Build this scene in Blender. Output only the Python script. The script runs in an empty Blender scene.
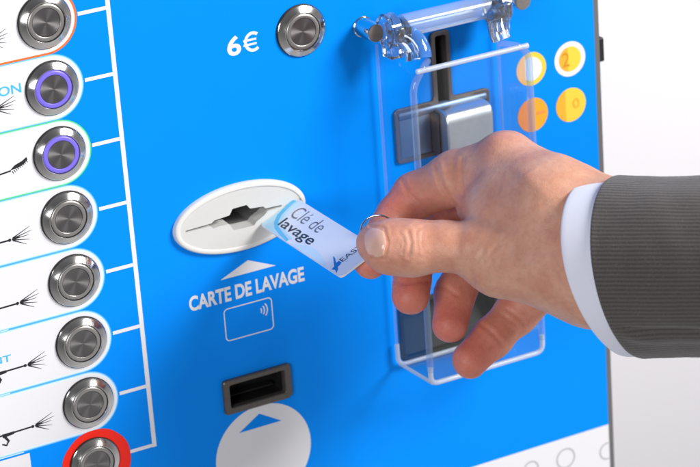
import bpy, bmesh, math, random
import numpy as np
from mathutils import Vector, Matrix, noise

# ---------------------------------------------------------------- camera, world, light, exposure
# Everything is laid out in "panel space": millimetres, x along the panel, y up the panel, z out of it.
# World: panel stands upright, facing -Y.   (x, y, z) mm -> (x, -z, y) / 1000 m
sc = bpy.context.scene
COL = sc.collection
MM = 0.001
def W(p): return Vector((p[0]*MM, -p[2]*MM, p[1]*MM))
CAM_C = np.array([-392.137, 333.722, 1041.736])
CAM_R = np.array([[0.8762663, -0.0682248, 0.4769725], [-0.2331639, -0.9263395, 0.2958541], [0.4216538, -0.3704597, -0.8276277]])
cam = bpy.data.cameras.new('camera'); cam_o = bpy.data.objects.new('camera', cam); COL.objects.link(cam_o)
ax = [W(v) / MM for v in (CAM_R[0], -CAM_R[1], -CAM_R[2])]
M = Matrix(((ax[0].x, ax[1].x, ax[2].x), (ax[0].y, ax[1].y, ax[2].y), (ax[0].z, ax[1].z, ax[2].z))).to_4x4()
M.translation = W(CAM_C); cam_o.matrix_world = M
cam.sensor_width = 36; cam.lens = 2700/700*36; cam.clip_start = 0.05; cam.clip_end = 50
cam.dof.use_dof = True; cam.dof.focus_distance = 1.175; cam.dof.aperture_fstop = 16
sc.camera = cam_o

world = bpy.data.worlds.new('World'); sc.world = world; world.use_nodes = True
wn = world.node_tree; bg = wn.nodes['Background']; bg.inputs[1].default_value = 1.0
# studio surroundings: pale floor below, grey walls, darker ceiling
w_tc = wn.nodes.new('ShaderNodeTexCoord'); w_sx = wn.nodes.new('ShaderNodeSeparateXYZ'); w_mr = wn.nodes.new('ShaderNodeMapRange'); w_rp = wn.nodes.new('ShaderNodeValToRGB')
w_mr.inputs[1].default_value = -1; w_mr.inputs[2].default_value = 1
wn.links.new(w_tc.outputs['Generated'], w_sx.inputs[0]); wn.links.new(w_sx.outputs['Z'], w_mr.inputs[0]); wn.links.new(w_mr.outputs[0], w_rp.inputs[0]); wn.links.new(w_rp.outputs[0], bg.inputs[0])
w_rp.color_ramp.elements[0].position = .22; w_rp.color_ramp.elements[0].color = (.50, .50, .51, 1)
w_rp.color_ramp.elements[1].position = .85; w_rp.color_ramp.elements[1].color = (.12, .125, .135, 1)
e_ = w_rp.color_ramp.elements.new(.5); e_.color = (.22, .22, .23, 1)
# the room is darker to the left of the camera
w_rx = wn.nodes.new('ShaderNodeMapRange'); w_rx.inputs[1].default_value = -.75; w_rx.inputs[2].default_value = .25; w_rx.inputs[3].default_value = .22; w_rx.inputs[4].default_value = 1.0
w_mx = wn.nodes.new('ShaderNodeMix'); w_mx.data_type = 'RGBA'; w_mx.blend_type = 'MULTIPLY'; w_mx.inputs[0].default_value = 1.0
wn.links.new(w_sx.outputs['X'], w_rx.inputs[0]); wn.links.new(w_rp.outputs[0], w_mx.inputs[6]); wn.links.new(w_rx.outputs[0], w_mx.inputs[7]); wn.links.new(w_mx.outputs[2], bg.inputs[0])

def area(name, pos, target, size, power, color=(1, 1, 1), size_y=None):
    l = bpy.data.lights.new(name, 'AREA'); l.energy = power; l.color = color
    l.shape = 'RECTANGLE'; l.size = size; l.size_y = size_y or size
    o = bpy.data.objects.new(name, l); COL.objects.link(o); o.location = W(pos)
    o.rotation_euler = (W(target) - W(pos)).to_track_quat('-Z', 'Y').to_euler()
    return o
area('softbox_key', (1065, 735, 985), (150, -130, 0), 0.58, 34, (1, 0.985, 0.96))
area('softbox_side', (-700, 130, 700), (120, -120, 0), 0.42, 5.4, (0.97, 0.98, 1), 0.42)
area('softbox_backdrop', (1050, -330, -360), (900, -640, -900), 0.6, 3.3)

sc.view_settings.view_transform = 'Standard'; sc.view_settings.look = 'None'
sc.view_settings.exposure = 0.10; sc.view_settings.gamma = 1.0
sc.cycles.max_bounces = 12; sc.cycles.transparent_max_bounces = 16; sc.cycles.transmission_bounces = 10
sc.cycles.use_denoising = True; sc.cycles.caustics_reflective = False; sc.cycles.caustics_refractive = False

# ---------------------------------------------------------------- materials
def lin(r, g, b):
    f = lambda c: (c/255/12.92) if c/255 <= .04045 else ((c/255+.055)/1.055)**2.4
    return (f(r), f(g), f(b), 1)
def mat(name, color, rough=.5, metal=0, spec=.5, noise_amt=.0, noise_scale=300, bump=0, bump_scale=800, **kw):
    m = bpy.data.materials.new(name); m.use_nodes = True; nt = m.node_tree; b = nt.nodes['Principled BSDF']
    b.inputs['Base Color'].default_value = color; b.inputs['Roughness'].default_value = rough; b.inputs['Metallic'].default_value = metal
    b.inputs['Specular IOR Level'].default_value = spec
    for k, v in kw.items(): b.inputs[k.replace('_', ' ')].default_value = v
    if noise_amt or bump:
        tc = nt.nodes.new('ShaderNodeTexCoord')
        n = nt.nodes.new('ShaderNodeTexNoise'); n.inputs['Scale'].default_value = noise_scale; n.inputs['Detail'].default_value = 6
        nt.links.new(tc.outputs['Object'], n.inputs['Vector'])
        if noise_amt:
            mx = nt.nodes.new('ShaderNodeMix'); mx.data_type = 'RGBA'
            mx.inputs[6].default_value = tuple(c*(1-noise_amt) for c in color[:3]) + (1,); mx.inputs[7].default_value = tuple(min(1, c*(1+noise_amt)) for c in color[:3]) + (1,)
            nt.links.new(n.outputs['Fac'], mx.inputs[0]); nt.links.new(mx.outputs[2], b.inputs['Base Color'])
        if bump:
            n2 = nt.nodes.new('ShaderNodeTexNoise'); n2.inputs['Scale'].default_value = bump_scale; n2.inputs['Detail'].default_value = 4
            nt.links.new(tc.outputs['Object'], n2.inputs['Vector'])
            bp = nt.nodes.new('ShaderNodeBump'); bp.inputs['Strength'].default_value = bump; bp.inputs['Distance'].default_value = .0003
            nt.links.new(n2.outputs['Fac'], bp.inputs['Height']); nt.links.new(bp.outputs['Normal'], b.inputs['Normal'])
    return m
BLUE = (0.0, 0.256, 0.93, 1)
m_blue = mat('printed_blue', BLUE, .42, spec=.1, noise_amt=.015, noise_scale=60, bump=.06, bump_scale=1500)
m_white = mat('printed_white', (.775, .765, .80, 1), .45, spec=.35, bump=.05, bump_scale=1500)
m_halo1 = mat('printed_pale_blue', (.55, .78, .97, 1), .45, spec=.35)
m_halo2 = mat('printed_sky_blue', (.12, .50, .95, 1), .45, spec=.35)
m_orange = mat('printed_orange', (.75, .16, .02, 1), .45)
m_green = mat('printed_green', (.10, .68, .22, 1), .45)
m_red = mat('printed_red', (.93, .014, .002, 1), .45)
m_ink = mat('printed_black', (.012, .012, .014, 1), .5)
m_cyan = mat('printed_cyan', (.05, .48, .86, 1), .45)
m_grey_line = mat('printed_grey', (.42, .42, .44, 1), .5)
m_trim = mat('grey_trim', (.16, .16, .165, 1), .45, metal=.3)
m_body = mat('cabinet_shell', (.55, .55, .56, 1), .5)
m_slot = mat('ivory_plastic', (.74, .73, .70, 1), .38, noise_amt=.02, noise_scale=200)
m_slot_face = mat('pale_grey_plastic', (.62, .615, .60, 1), .5, noise_amt=.03, noise_scale=400, bump=.15, bump_scale=2500)
m_dark = mat('black_plastic', (.012, .012, .013, 1), .45)
m_usb = mat('bronze_grey_frame', (.13, .115, .105, 1), .42, metal=.5, noise_amt=.25, noise_scale=500, bump=.2)
m_coin_frame = mat('brown_grey_frame', (.125, .105, .10, 1), .45, metal=.4, noise_amt=.2, noise_scale=400, bump=.15)
m_steel = mat('satin_steel', (.74, .75, .77, 1), .42, metal=1, noise_amt=.08, noise_scale=300)
m_plate = mat('steel_blue_reflection', (.19, .26, .40, 1), .42, metal=.75, noise_amt=.15, noise_scale=220)  # blue reflected from the panel is put into the steel colour
m_tray = mat('dark_olive_plastic', (.020, .023, .021, 1), .6, spec=.2, noise_amt=.2, noise_scale=100)
m_chrome = mat('polished_steel', (.76, .74, .72, 1), .13, metal=1, noise_amt=.04, noise_scale=900)
m_cap_end = mat('brushed_pin_end', (.26, .235, .22, 1), .5, metal=.6, noise_amt=.2, noise_scale=900)
m_gap = mat('dark_gasket', (.012, .011, .011, 1), .5)
m_ring_grey = mat('satin_ring', (.42, .405, .39, 1), .34, metal=.85, noise_amt=.05, noise_scale=900)
m_card = mat('card_white', (.86, .87, .92, 1), .28, spec=.5)
m_card_pale = mat('card_pale_blue', (.50, .78, .95, 1), .28)
m_card_pale2 = mat('card_light_blue', (.68, .85, .96, 1), .28)
m_card_cyan = mat('card_cyan', (.10, .55, .90, 1), .28)
m_card_text = mat('card_grey_text', (.16, .16, .18, 1), .4)
m_card_dark = mat('card_dark_text', (.015, .02, .035, 1), .4)
m_card_blue = mat('card_emblem_blue', (.01, .19, .62, 1), .4)
m_keyring = mat('key_ring_steel', (.66, .62, .58, 1), .12, metal=1)
m_wall = mat('backdrop_white', (.70, .68, .71, 1), .9, spec=.1)

def cap_mat():
    m = bpy.data.materials.new('brushed_steel_cap'); m.use_nodes = True; nt = m.node_tree; b = nt.nodes['Principled BSDF']
    b.inputs['Base Color'].default_value = (.25, .24, .24, 1); b.inputs['Metallic'].default_value = 1
    b.inputs['Roughness'].default_value = .34; b.inputs['Anisotropic'].default_value = .85
    t = nt.nodes.new('ShaderNodeTangent'); t.direction_type = 'RADIAL'; t.axis = 'Z'
    nt.links.new(t.outputs[0], b.inputs['Tangent'])
    # concentric turning marks
    tc = nt.nodes.new('ShaderNodeTexCoord'); ln = nt.nodes.new('ShaderNodeVectorMath'); ln.operation = 'LENGTH'
    sp = nt.nodes.new('ShaderNodeVectorMath'); sp.operation = 'MULTIPLY'; sp.inputs[1].default_value = (1, 1, 0)
    nt.links.new(tc.outputs['Object'], sp.inputs[0]); nt.links.new(sp.outputs[0], ln.inputs[0])
    n = nt.nodes.new('ShaderNodeTexNoise'); n.noise_dimensions = '1D'; n.inputs['Scale'].default_value = 6000; n.inputs['Detail'].default_value = 3
    nt.links.new(ln.outputs['Value'], n.inputs['W'])
    mx = nt.nodes.new('ShaderNodeMapRange'); mx.inputs[3].default_value = .26; mx.inputs[4].default_value = .44
    nt.links.new(n.outputs['Fac'], mx.inputs[0]); nt.links.new(mx.outputs[0], b.inputs['Roughness'])
    return m
m_cap = cap_mat()
def led_mat():
    m = mat('lit_violet_ring', (.10, .07, .45, 1), .35)
    b = m.node_tree.nodes['Principled BSDF']; b.inputs['Emission Color'].default_value = (.24, .19, .80, 1); b.inputs['Emission Strength'].default_value = .50
    return m
m_led = led_mat()
def clear_sheet(name, tint, ior=1.49, white=0.0):
    # thin clear acrylic: see-through body, Fresnel reflection on top
    m = bpy.data.materials.new(name); m.use_nodes = True; nt = m.node_tree; nt.nodes.clear()
    out = nt.nodes.new('ShaderNodeOutputMaterial'); tr = nt.nodes.new('ShaderNodeBsdfTransparent'); tr.inputs[0].default_value = tint
    gl = nt.nodes.new('ShaderNodeBsdfGlossy'); gl.inputs['Roughness'].default_value = .03
    lw = nt.nodes.new('ShaderNodeLayerWeight'); lw.inputs[0].default_value = .5      # Schlick reflectance, the same from both sides
    pw = nt.nodes.new('ShaderNodeMath'); pw.operation = 'POWER'; pw.inputs[1].default_value = 5; nt.links.new(lw.outputs['Facing'], pw.inputs[0])
    f0 = ((ior-1)/(ior+1))**2
    fr = nt.nodes.new('ShaderNodeMath'); fr.operation = 'MULTIPLY_ADD'; fr.inputs[1].default_value = 1-f0; fr.inputs[2].default_value = f0; nt.links.new(pw.outputs[0], fr.inputs[0])
    mx = nt.nodes.new('ShaderNodeMixShader')
    nt.links.new(fr.outputs[0], mx.inputs[0]); nt.links.new(tr.outputs[0], mx.inputs[1]); nt.links.new(gl.outputs[0], mx.inputs[2])
    last = mx
    if white:  # white mixed into the material for light caught by bends and rod
        df = nt.nodes.new('ShaderNodeBsdfTranslucent'); df.inputs[0].default_value = (.95, .97, 1, 1)
        d2 = nt.nodes.new('ShaderNodeBsdfDiffuse'); d2.inputs[0].default_value = (.95, .97, 1, 1)
        ad = nt.nodes.new('ShaderNodeMixShader'); ad.inputs[0].default_value = .5
        nt.links.new(df.outputs[0], ad.inputs[1]); nt.links.new(d2.outputs[0], ad.inputs[2])
        m2 = nt.nodes.new('ShaderNodeMixShader'); m2.inputs[0].default_value = white
        nt.links.new(mx.outputs[0], m2.inputs[1]); nt.links.new(ad.outputs[0], m2.inputs[2]); last = m2
    nt.links.new(last.outputs[0], out.inputs[0])
    return m
m_clear = clear_sheet('clear_acrylic_sheet', (.975, .985, .99, 1))
m_edge = clear_sheet('highlit_acrylic_bend', (.85, .90, .95, 1), 1.7, .66)  # mostly white: the highlight along the bends is painted in
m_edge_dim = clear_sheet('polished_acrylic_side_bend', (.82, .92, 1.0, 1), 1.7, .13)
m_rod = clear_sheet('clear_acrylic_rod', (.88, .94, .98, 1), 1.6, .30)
m_glass = mat('clear_moulded_acrylic', (.98, .99, 1, 1), .015, Transmission_Weight=.95, IOR=1.46, Coat_Weight=1.0, Coat_Roughness=.02)

# ---------------------------------------------------------------- mesh helpers (all in panel-space mm)
def link(name, me, m, parent=None, smooth=False, auto=None):
    o = bpy.data.objects.new(name, me); COL.objects.link(o)
    if m is not None and len(me.materials) == 0: me.materials.append(m)
    if smooth:
        for p in me.polygons: p.use_smooth = True
    if parent is not None: o.parent = parent
    return o
class MB:
    def __init__(self): self.v = []; self.f = []
    def add(self, vs, fs):
        n = len(self.v); self.v += [tuple(x) for x in vs]; self.f += [tuple(i+n for i in f) for f in fs]; return self
    def mesh(self, name, world=False):
        me = bpy.data.meshes.new(name)
        vs = [tuple(W(v)) for v in self.v] if world else [(v[0]*MM, v[1]*MM, v[2]*MM) for v in self.v]
        me.from_pydata(vs, [], self.f); me.validate(); me.update(); return me
    def build(self, name, m, parent=None, smooth=False, sharp=None, world=False):
        me = self.mesh(name, world)
        bm = bmesh.new(); bm.from_mesh(me)
        bmesh.ops.recalc_face_normals(bm, faces=bm.faces)
        if smooth and sharp:
            for e in bm.edges:
                if len(e.link_faces) == 2 and e.calc_face_angle(0) > math.radians(sharp): e.smooth = False
        bm.to_mesh(me); bm.free()
        return link(name, me, m, parent, smooth)
    # --- shapes
    def lathe(self, prof, c=(0, 0, 0), n=72, axis='z', ex=1.0, ey=1.0):
        vs = []
        for r, z in prof:
            for i in range(n):
                a = 2*math.pi*i/n; p = (r*math.cos(a)*ex, r*math.sin(a)*ey, z)
                if axis == 'x': p = (p[2], p[0], p[1])
                vs.append((c[0]+p[0], c[1]+p[1], c[2]+p[2]))
        fs = []
        for j in range(len(prof)-1):
            for i in range(n):
                k = (i+1) % n; fs.append((j*n+i, j*n+k, (j+1)*n+k, (j+1)*n+i))
        if prof[0][0] > 1e-6: fs.append(tuple(range(n))[::-1])
        if prof[-1][0] > 1e-6: fs.append(tuple((len(prof)-1)*n+i for i in range(n)))
        return self.add(vs, fs)
    def ring(self, prof, c=(0, 0, 0), n=72, ex=1, ey=1):     # closed profile swept round z
        vs = []; m = len(prof)
        for r, z in prof:
            for i in range(n):
                a = 2*math.pi*i/n; vs.append((c[0]+r*math.cos(a)*ex, c[1]+r*math.sin(a)*ey, c[2]+z))
        fs = [(j*n+i, j*n+(i+1) % n, ((j+1) % m)*n+(i+1) % n, ((j+1) % m)*n+i) for j in range(m) for i in range(n)]
        return self.add(vs, fs)
    def flat(self, poly, z=0): return self.add([(x, y, z) for x, y in poly], [tuple(range(len(poly)))])
    def prism(self, poly, z0, z1):
        n = len(poly)
        return self.add([(x, y, z0) for x, y in poly] + [(x, y, z1) for x, y in poly],
                        [tuple(range(n))[::-1], tuple(range(n, 2*n))] + [(i, (i+1) % n, n+(i+1) % n, n+i) for i in range(n)])
    def band(self, a, b, z=0, z2=None):                      # strip between two closed loops of equal length
        n = len(a); z2 = z if z2 is None else z2
        return self.add([(x, y, z) for x, y in a] + [(x, y, z2) for x, y in b], [(i, (i+1) % n, n+(i+1) % n, n+i) for i in range(n)])
    def stroke(self, pts, w, z=0, w2=None):                  # flat polyline of width w
        w2 = w if w2 is None else w2; L = []; Rr = []; n = len(pts)
        for i, (x, y) in enumerate(pts):
            a = pts[max(0, i-1)]; b = pts[min(n-1, i+1)]; dx, dy = b[0]-a[0], b[1]-a[1]; l = math.hypot(dx, dy) or 1
            h = (w + (w2-w)*i/(n-1))/2; L.append((x-dy/l*h, y+dx/l*h)); Rr.append((x+dy/l*h, y-dx/l*h))
        return self.add([(x, y, z) for x, y in L+Rr], [(i, i+1, n+i+1, n+i) for i in range(n-1)])
    def tube(self, pts, r, n=10, cap=True):
        pts = [Vector(p) for p in pts]; vs = []; up = None
        for i, p in enumerate(pts):
            t = (pts[min(len(pts)-1, i+1)] - pts[max(0, i-1)]).normalized()
            if up is None: up = Vector((0, 0, 1)) if abs(t.z) < .9 else Vector((1, 0, 0))
            x = t.cross(up).normalized(); y = x.cross(t).normalized(); up = y
            vs += [tuple(p + x*r*math.cos(2*math.pi*k/n) + y*r*math.sin(2*math.pi*k/n)) for k in range(n)]
        m = len(pts); fs = [(j*n+i, j*n+(i+1) % n, (j+1)*n+(i+1) % n, (j+1)*n+i) for j in range(m-1) for i in range(n)]
        if cap: fs += [tuple(range(n))[::-1], tuple((m-1)*n+i for i in range(n))]
        return self.add(vs, fs)
    def box(self, x0, x1, y0, y1, z0, z1, bev=0, seg=2):
        bm = bmesh.new(); bmesh.ops.create_cube(bm, size=1)
        for v in bm.verts: v.co = Vector(((x0+x1)/2+v.co.x*(x1-x0), (y0+y1)/2+v.co.y*(y1-y0), (z0+z1)/2+v.co.z*(z1-z0)))
        if bev: bmesh.ops.bevel(bm, geom=list(bm.edges), offset=bev, segments=seg, affect='EDGES', profile=.5)
        bm.verts.index_update(); self.add([tuple(v.co) for v in bm.verts], [tuple(v.index for v in f.verts) for f in bm.faces]); bm.free(); return self
    def holed(self, outer, holes, z):                        # flat polygon with holes
        bm = bmesh.new(); es = []
        for loop in [outer] + holes:
            vs = [bm.verts.new((x, y, z)) for x, y in loop]
            es += [bm.edges.new((vs[i], vs[(i+1) % len(vs)])) for i in range(len(vs))]
        bmesh.ops.triangle_fill(bm, use_beauty=True, use_dissolve=False, edges=es)
        bm.verts.index_update(); self.add([tuple(v.co) for v in bm.verts], [tuple(v.index for v in f.verts) for f in bm.faces]); bm.free(); return self
def rrect(x0, x1, y0, y1, r, n=8):
    out = []
    for cx, cy, a0 in ((x1-r, y1-r, 0), (x0+r, y1-r, 90), (x0+r, y0+r, 180), (x1-r, y0+r, 270)):
        for k in range(n+1):
            a = math.radians(a0 + 90*k/n); out.append((cx+r*math.cos(a), cy+r*math.sin(a)))
    return out
def circle(cx, cy, r, n=72, ry=None): return [(cx+r*math.cos(2*math.pi*i/n), cy+(ry or r)*math.sin(2*math.pi*i/n)) for i in range(n)]
def rounded(poly, r, n=5):                                   # round the corners of a polygon
    out = []; N = len(poly)
    for i in range(N):
        p = Vector(poly[i]); a = Vector(poly[i-1]); b = Vector(poly[(i+1) % N]); d1 = (a-p); d2 = (b-p)
        q = min(r, d1.length*.45, d2.length*.45); s = p+d1.normalized()*q; e = p+d2.normalized()*q
        for k in range(n+1):
            t = k/n; v = s*(1-t)**2 + p*2*t*(1-t) + e*t*t; out.append((v.x, v.y))
    return out
def text_mb(body, box, bold=0, shear=0):
    """Glyph outlines of the built-in font fitted to box (x0, x1, y0, y1); flat, in the xy plane."""
    cu = bpy.data.curves.new('txt', 'FONT'); cu.body = body; cu.size = 1; cu.offset = bold; cu.shear = shear; cu.resolution_u = 6
    o = bpy.data.objects.new('txt', cu); COL.objects.link(o)
    dg = bpy.context.evaluated_depsgraph_get(); me = bpy.data.meshes.new_from_object(o.evaluated_get(dg))
    vs = [v.co.copy() for v in me.vertices]; fs = [tuple(p.vertices) for p in me.polygons]
    bpy.data.objects.remove(o); bpy.data.curves.remove(cu); bpy.data.meshes.remove(me)
    xs = [v.x for v in vs]; ys = [v.y for v in vs]; x0, x1, y0, y1 = box
    fx = lambda x: x0 + (x-min(xs))/(max(xs)-min(xs))*(x1-x0); fy = lambda y: y0 + (y-min(ys))/(max(ys)-min(ys))*(y1-y0)
    return [(fx(v.x), fy(v.y)) for v in vs], fs
def add_text(mb, body, box, z, bold=0, fn=None):
    vs, fs = text_mb(body, box, bold); mb.add([(fn(x, y, z) if fn else (x, y, z)) for x, y in vs], fs)
def tag(o, label, cat, group=None, kind=None):
    if label: o['label'] = label
    if cat: o['category'] = cat
    if group: o['group'] = group
    if kind: o['kind'] = kind
    return o

# ---------------------------------------------------------------- setting: white studio backdrop
b = MB(); b.add([(-2500, -1600, -900), (3500, -1600, -900), (3500, 1800, -900), (-2500, 1800, -900)], [(0, 1, 2, 3)])
back = b.build('backdrop', m_wall, world=True); tag(back, None, None, kind='structure')

# ---------------------------------------------------------------- the payment panel
root = bpy.data.objects.new('payment_panel', None); COL.objects.link(root); root.empty_display_size = .05
root.rotation_euler = (math.pi/2, 0, 0)
tag(root, 'blue car wash payment panel with steel push buttons, card slot and coin slot', 'payment panel')
PX0, PX1, PY0, PY1 = -95, 277.3, -345, 75
slot_c = (83.4, -110.4)
tshape = lambda d: rounded([(188.6-d, -46.2+d), (188.6-d, -79.3+d), (167-d, -79.3+d), (167-d, -103-d), (215.2+d, -103-d), (215.2+d, -79.3+d), (195.4+d, -79.3+d), (195.4+d, -46.2+d)], .9+max(d, 0)*.8)
usb_hole = rrect(69.2, 98.2, -202.4, -190.6, .8)
tray_hole = rrect(163, 214, -203, -176, 2)
fm = MB().holed(rrect(PX0, PX1, PY0, PY1, 2), [circle(*slot_c, 29.5, 72, 11.8), usb_hole, tshape(0), tray_hole], 0)
panel_face = fm.build('panel_face', m_blue, root)
MB().box(PX0, PX1, PY0, PY1, -60, -25, 2).build('cabinet_body', m_body, root)
tr = MB(); tr.band(rrect(PX0-.2, PX1+.2, PY0-.2, PY1+.2, 2.2), rrect(PX0-3.2, PX1+3.1, PY0-3.2, PY1+3.2, 4), -.4, -.6)
tr.band(rrect(PX0-3.2, PX1+3.1, PY0-3.2, PY1+3.2, 4), rrect(PX0-3.2, PX1+3.1, PY0-3.2, PY1+3.2, 4), -.6, -26)
tr.band(rrect(PX0-.2, PX1+.2, PY0-.2, PY1+.2, 2.2), rrect(PX0-.2, PX1+.2, PY0-.2, PY1+.2, 2.2), -.4, -26)
tr.build('edge_trim', m_trim, root)
MB().box(281.3, 284.6, -80.5, -68.5, -14, -3, .5).build('hinge_stud', m_dark, root)

# ---- printed artwork (real, flat, lies on the face; each layer a little higher)
Z1, Z2, Z3 = .06, .12, .18
cl = MB()
cl.stroke([(29.9, 70), (29.9, -211.0)], 2.1, Z1)
for k in range(-1, 8):
    cl.add([(15.6, -30*k-.85, Z1), (28.9, -30*k-.85, Z1), (28.9, -30*k+.85, Z1), (15.6, -30*k+.85, Z1)], [(0, 1, 2, 3)])
cl.build('connector_line', m_white, root)

def pill(R, y, xl=-92, n=28):
    pts = [(xl, y-R)]
    pts += [(R*math.cos(a), y+R*math.sin(a)) for a in [math.radians(-90+180*k/n) for k in range(n+1)]]
    return pts + [(xl, y+R)]
random.seed(4)
LX = -17.0
def lance_icon(y, kind):
    mb = MB(); tip = (-27.5, y-3.9)
    if kind == 'spray' or kind == 'gun':
        mb.stroke([(-52, y-4.5), tip], .8, Z3)
        mb.flat(circle(tip[0]+.1, tip[1], .75, 16), Z3+.01)
        for dy, L in ((4.2, 10), (2.2, 10.6), (.4, 9.2), (-1.8, 9.4), (-3.6, 7.6)):
            mb.stroke([(tip[0]+1.6, tip[1]+dy*.14), (tip[0]+L, tip[1]+dy)], .62, Z3, .16)
        mb.stroke([(tip[0]+1.2, tip[1]), (tip[0]+5, tip[1]+.5)], .9, Z3+.01, .2)
    if kind == 'gun':
        mb.stroke([(-42, y-4.6), (-36.4, y-4.2)], 1.9, Z3+.015, 1.3)
        mb.stroke([(-41, y-5), (-39.4, y-7.6), (-40.6, y-9.4), (-42.6, y-8.4)], 1.3, Z3+.02, .7)
    if kind == 'brush':
        mb.stroke([(-52, y-5.6), (-23, y-2.7)], .75, Z3)
        mb.add([(x, yy, Z3+.01) for x, yy in [(-23.6, y-2.6), (-21, y-.6), (-17.4, y+.6), (-15.2, y+1.9), (-14.9, y+.6), (-16.4, y-.8), (-18.6, y-1.8), (-20.4, y-2.9), (-22.6, y-3.4)]], [(0, 1, 2, 3, 4, 5, 6)])
        for q in range(9): mb.stroke([(-22.4+q*.85, y-3.0+q*.42), (-21.8+q*.87, y-4.3+q*.46)], .4, Z3+.02, .2)
    return mb
WORDS = {1: ('ROTATION', (-48.5, -13.9, -29.0+.1, -24.6)), 5: ('DÉCOLLEMENT', (-79, -33.4, -150.0, -145.8))}
KINDS = ['spray', 'spray', 'brush', 'spray', 'spray', 'gun', 'gun']
for k in range(7):
    y = -30.0*k
    Rw = 14.1 if k in (0, 2) else 13.6
    lab = MB().flat(pill(Rw, y), Z2).build('selection_label', m_white, root)
    border = {0: [(15.1, m_orange)], 2: [(14.55, m_halo1), (15.1, m_green)]}.get(k, [(14.0, mat('printed_edge_white', (.74, .84, .93, 1), .45)), (14.45, m_halo1), (14.95, m_halo2)])
    r0 = Rw
    for r1, mm in border:
        MB().band(pill(r0, y), pill(r1, y), Z2-.004).build('label_border', mm, lab); r0 = r1
    lance_icon(y, KINDS[k]).build('lance_icon', m_ink, lab)
    if k in WORDS:
        t = MB(); add_text(t, WORDS[k][0], WORDS[k][1], Z3, .012); t.build('label_text', m_cyan, lab)
    if k >= 3:
        MB().stroke([(-92, y-14.99), (-33-(k % 2)*3, y-14.99)], .55, Z2+.05).build('label_divider', m_halo1, lab)
# stop label at the bottom: red octagon, white field to its left
octa = [(.8+18.3*math.cos(math.radians(22.5+45*k)), -211.0+18.3*math.sin(math.radians(22.5+45*k))) for k in range(8)]
stop = MB().flat(rounded(octa, 6.2, 12), Z2+.02).build('stop_label', m_red, root)
MB().flat([(-92, -239), (-30.4, -239), (-30.4, -196.2), (-92, -196.2)], Z1).build('label_field', m_white, stop)

t = MB(); add_text(t, '6', (84.3, 91.2, -34.4, -25.2), Z1, .026)
ce = (97.2, -29.8); t.stroke([(ce[0]+3.7*math.cos(a), ce[1]+4.0*math.sin(a)) for a in np.linspace(math.radians(50), math.radians(310), 30)], 1.45, Z1)
for dy in (-1.05, 1.05): t.add([(92.3, ce[1]+dy-.5, Z1+.004), (98.9, ce[1]+dy-.5, Z1+.004), (99.1, ce[1]+dy+.5, Z1+.004), (92.5, ce[1]+dy+.5, Z1+.004)], [(0, 1, 2, 3)])
t.v = t.v; t.build('price_text', m_white, root)
t = MB(); add_text(t, 'CARTE DE LAVAGE', (54.0, 113.2, -149.9, -142.5), Z1, .034); t.build('card_text', m_white, root)
MB().flat([(70.6, -138.5), (99.1, -138.5), (85.2, -132.3)], Z1).build('arrow_mark', m_white, root)
ci = MB(); ci.band(rrect(70.6, 95.6, -169.5, -153.1, 2.2), rrect(71.15, 95.05, -168.95, -153.65, 1.7), Z1)
for r in (1.7, 3.2, 4.7):
    ci.stroke([(88.2+r*math.cos(a), -158.7+r*math.sin(a)) for a in [math.radians(-40+80*i/10) for i in range(11)]], .62, Z1)
ci.build('contactless_icon', m_white, root)
disc = MB().flat(circle(84.6, -230.6, 25.0, 96), Z1).build('round_mark', m_white, root)
MB().flat([(72.9, -216.7), (95.2, -216.7), (84.0, -209.8)], Z2).build('arrow_mark', m_blue, disc)

bandp = MB().flat([(PX0+2, PY0+2), (PX1-.02, PY0+2), (PX1-.02, -271.8), (PX0+2, -271.8)], Z1).build('bottom_band', m_white, root)
for cx, cy, r in ((230.4, -283.2, 4.6), (251.0, -283.2, 5.6), (276.0, -286.5, 4.4)):
    rg = MB()
    if cx + r > PX1:
        arc = [(cx+r*math.cos(a), cy+r*math.sin(a)) for a in np.linspace(math.radians(80), math.radians(280), 40)]
        rg.stroke(arc, .8, Z2)
    else: rg.band(circle(cx, cy, r, 48), circle(cx, cy, r-.8, 48), Z2)
    rg.build('ring_mark', m_grey_line, bandp)

# coin symbols
m_gold = mat('printed_gold', (.88, .42, .03, 1), .45); m_gold2 = mat('printed_yellow', (.92, .60, .05, 1), .45)
m_gold3 = mat('printed_deep_gold', (.62, .27, .01, 1), .45); m_peach = mat('printed_peach', (.90, .50, .16, 1), .45)
m_cop = mat('printed_copper', (.86, .27, .07, 1), .45); m_cop2 = mat('printed_orange_gold', (.88, .38, .02, 1), .45)
def half(cx, cy, r, split, side):
    a = math.acos(max(-1, min(1, split/r)))
    ang = np.linspace(a, 2*math.pi-a, 40) if side < 0 else np.linspace(-a, a, 40)
    return [(cx+r*math.cos(t), cy+r*math.sin(t)) for t in ang]
def coin(cx, cy, r, outer, inner=None, ri=0, split=None, num=None, numm=None, nb=None):
    c = MB().flat(circle(cx, cy, r), Z1).build('coin_symbol', outer, root)
    if inner: MB().flat(circle(cx, cy, ri), Z2).build('coin_centre', inner, c)
    if split: MB().flat(half(cx, cy, split[0]-.05, split[1], split[2]), Z2+.01).build('coin_shade', split[3], c)
    if num: 
        t = MB(); add_text(t, num, nb, Z3, .01); t.build('coin_numeral', numm, c)
coin(241.2, -74.2, 8.3, m_gold2, m_white, 5.9, (8.3, -3.4, -1, m_peach))
coin(263.0, -73.9, 8.7, m_white, m_gold2, 6.2, (6.2, -1.2, -1, m_gold), '2', m_gold3, (258.6, 262.6, -77.4, -70.2))
coin(240.9, -97.2, 8.5, m_cop2, None, 0, (8.5, .6, -1, m_cop), '-', m_cop, (243, 247.6, -97.6, -96.2))
coin(262.5, -97.0, 8.5, m_gold2, None, 0, (8.5, -3.0, -1, m_gold), '0', m_gold, (263.6, 267.4, -99.2, -94.2))

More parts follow.
